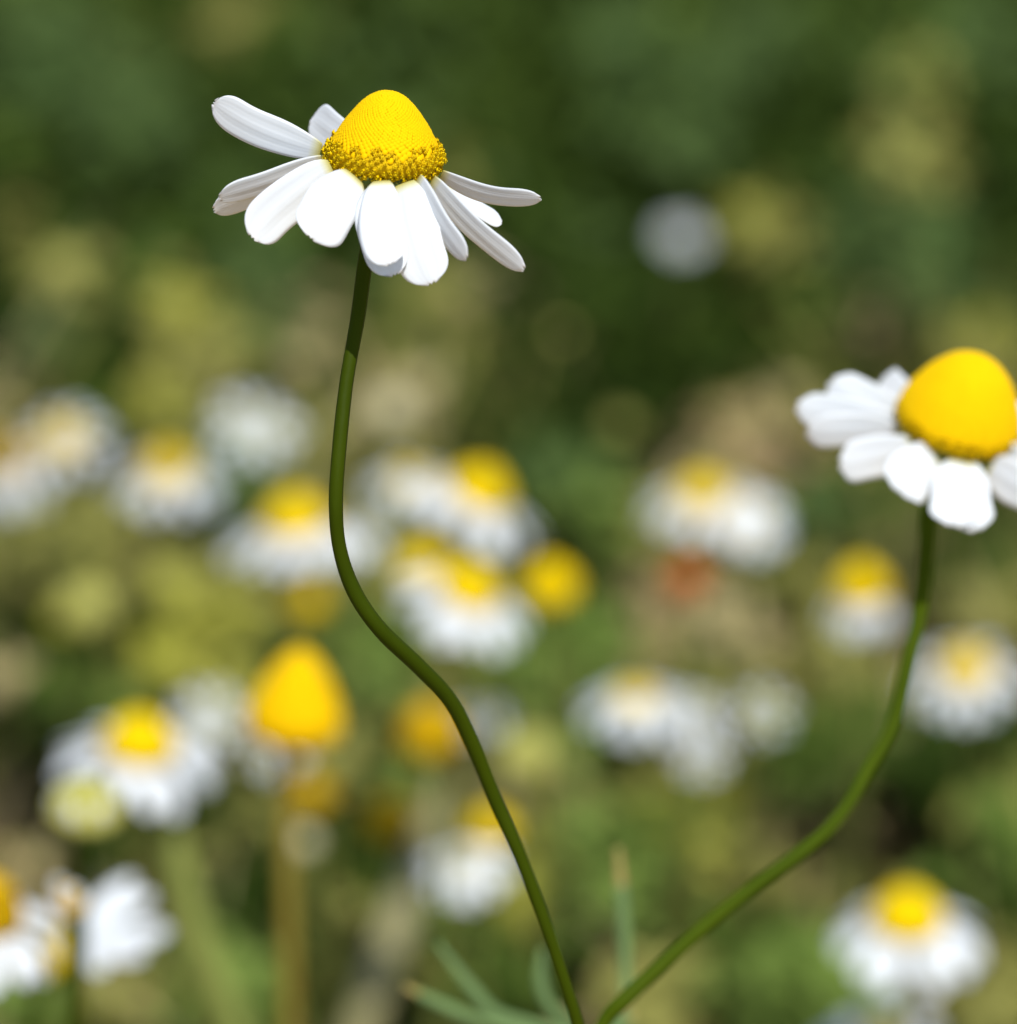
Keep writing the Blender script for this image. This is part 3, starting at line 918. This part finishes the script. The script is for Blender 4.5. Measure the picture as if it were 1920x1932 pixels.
B(1410, 985, .74, 'white petals without cone, right neighbour of the flower above rust head', 'flat', 'flat', s=.62, tip=30, roll=12)
B(1297, 1105, .70, 'small withered rust red flower head under the two white ones', 'rust', None, s=.92, tip=12, name='withered_flower', sm='stemtan', srad=.35)
B(1626, 1125, .64, 'small chamomile with rounded yellow cone left of the right hand stem', 'tall', 'down', s=.84, plen=.75, tip=4, arc=(190, 352))
B(1822, 1270, .66, 'cream centred white chamomile beside the right hand stem near the edge', 'dome', 'half', s=.80, n=12, tip=20)
B(1200, 1320, .68, 'white chamomile with tiny ochre cone, centre right', 'flat', 'half', s=.84, n=12, tip=4)
B(1310, 1340, .84, 'faint white petals touching the small ochre coned flower on its right', 'pale', 'half', n=9, s=.48, tip=20)
B(1440, 1345, .78, 'small faded flower, khaki centre with thin pale rim', 'green', 'flat', s=.52, n=8, plen=.7, tip=32, sm='stemlight')
B(1325, 1425, .80, 'small pale flower below the faint white petals, no cone', 'pale', 'flat', n=8, s=.38, tip=30)
B(1000, 1435, .66, 'olive yellow bud right of the tall stem, no petals', 'green', None, s=1.25, tip=15, name='flower_bud', cat='flower bud')
B(818, 1400, .58, 'yellow orange cone peeking out left of the tall stem', 'orange', None, s=.98, roll=-14, tip=8)
B(905, 1350, .80, 'grey white petals showing just right of the tall stem, mid height', 'pale', 'half', n=9, s=.46, tip=10)
B(553, 1378, .50, 'big bare yellow cone, largest and brightest of the petalless heads', 'cone', None, s=1.2, roll=8, tip=-2, sm='stemyellow', srad=.7)
B(528, 1425, .66, 'small beige flower tucked under the big bare yellow cone', 'pale', 'flat', n=9, s=.38, tip=25)
B(262, 1418, .56, 'white skirted chamomile with bright yellow cone above the lime bud', 'dome', 'half', s=1.0, roll=8, tip=4, sm='stemlight', srad=.9, bend=(.03, .02))
B(395, 1360, .76, 'pale flower behind the white skirted one, near the big cone', 'green', 'flat', s=.52, n=10, tip=30)
B(160, 1535, .46, 'lime yellow closed bud under the white skirted chamomile', 'green', 'shut', n=7, s=1.08, plen=.38, tip=10, name='flower_bud', cat='flower bud', sm='stem', srad=.8, bend=(-.012, .0))
B(-36, 1735, .46, 'orange coned chamomile sliced by the left edge near the bottom', 'orange', 'half', s=.95, roll=14, tip=6)
B(130, 1715, .45, 'half open flower with upright folded petals beside the edge flower', 'orange', 'shut', n=7, s=.42, plen=.9, tip=0, sm='stem')
DZ = .50
zf = at(118, 1800, DZ); zfoot = Vector((zf.x - .006, zf.y + .01, 0))
FZ = empty('chamomile_flower', zfoot, 'white chamomile seen from the side, petals fanning right, bottom left', 'flower', 'blurred chamomile flowers behind')
HMz = head_matrix(zf - zfoot, R(-58), R(4)) @ Matrix.Scale(.8, 4)
link('disc', DISC['flat'], FZ, local=HMz)
link('calyx', CAL, FZ, local=HMz)
link('stem', tube_mesh('stem', [zf - zfoot, at(95, 1860, DZ) - zfoot, at(70, 1960, DZ + .004) - zfoot, Vector((0, 0, .03)), Vector((0, 0, 0))], [.0006] * 5, M['stem'], sides=8, sub=4), FZ)
for i, (m, t, w, dz) in enumerate([((175, 1728), (255, 1655), 32, 2), ((195, 1735), (290, 1690), 30, 0), ((215, 1768), (320, 1756), 34, -3), ((190, 1790), (275, 1803), 32, -5), ((165, 1805), (200, 1830), 30, -4)]):
    hero_petal(zfoot, DZ, (130, 1790 - i * 2), m, t, w, .2, (0, dz * .6, dz), FZ, seed=70 + i)
B(590, 1510, .68, 'small golden head hanging below the beige flower', 'orange', None, s=.72, tip=10)
B(580, 1145, .66, 'dull golden head just below the flower crossed by the stem', 'tall', None, s=.62, tip=10)
B(575, 1590, .84, 'faint pale head without petals under the small golden head', 'pale', None, s=.6, tip=20)
B(738, 1555, .70, 'ochre head without petals left of the lower tall stem', 'orange', None, s=.82, tip=14)
B(880, 1630, .60, 'white round flower without visible cone, left of the lower tall stem', 'pale', 'half', s=.62, roll=6, tip=14)
B(925, 1575, .76, 'dull ochre head above the white flower, touching the tall stem', 'tall', None, s=.72, tip=12)
B(1085, 1785, .72, 'broad faint greyish white flower behind the lower stem end', 'pale', 'flat', s=1.0, n=6, plen=1.15, tip=8, lift=.015)
B(1712, 1745, .57, 'white chamomile with yellow cone in the lower right corner area', 'dome', 'half', s=1.0, roll=3, tip=6, plen=1.02)
B(1665, 1955, .62, 'pale cone mostly below the bottom edge, under the corner flower', 'flat', 'half', s=.85, tip=10)
B(165, 1150, .78, 'khaki yellow round head at left, alone on dark leaves', 'green', None, s=1.15, tip=18)
B(1288, 445, 1.12, 'lone grey white flower high up, right of the sharp one', 'pale', 'flat', s=.42, n=11, tip=26)
B(120, 505, 1.10, 'dim khaki flower alone at the upper left', 'green', None, s=.95, n=7, tip=30)
B(1700, 300, 1.15, 'dim khaki head at the upper right, below the pale leaves', 'green', None, s=.7, tip=30)
B(1062, 630, 1.08, 'brownish round head sunk in the dark shade near the middle', 'green', None, s=.36, tip=20)


# thick blurred stalks and blades near the bottom
def stalk(name, label, pts, r, mat, cat='stem'):
    P = [at(x, y, d) for x, y, d in pts]
    foot = Vector((P[-1].x, P[-1].y + .015, 0))
    P.append(foot.copy())
    me = tube_mesh(name, [p - foot for p in P], [r * .6 * MM] + [r * MM] * (len(P) - 1), M[mat], sides=10, sub=4)
    o = link(name, me)
    o.location = foot
    o['label'] = label; o['category'] = cat
    return o


stalk('plant_stalk', 'thick pale green stalk slanting down right under the white skirted chamomile', [(318, 1540, .56), (345, 1650, .56), (380, 1780, .56), (430, 1900, .56), (490, 2030, .56), (560, 2200, .57)], 1.6, 'stemlight')
stalk('plant_stalk', 'tan dry stalk slanting down left toward the bottom edge, left of the tall stem', [(850, 1470, .66), (815, 1580, .65), (770, 1690, .64), (720, 1830, .62), (670, 1980, .62), (610, 2200, .62)], 2.3, 'stemtan')
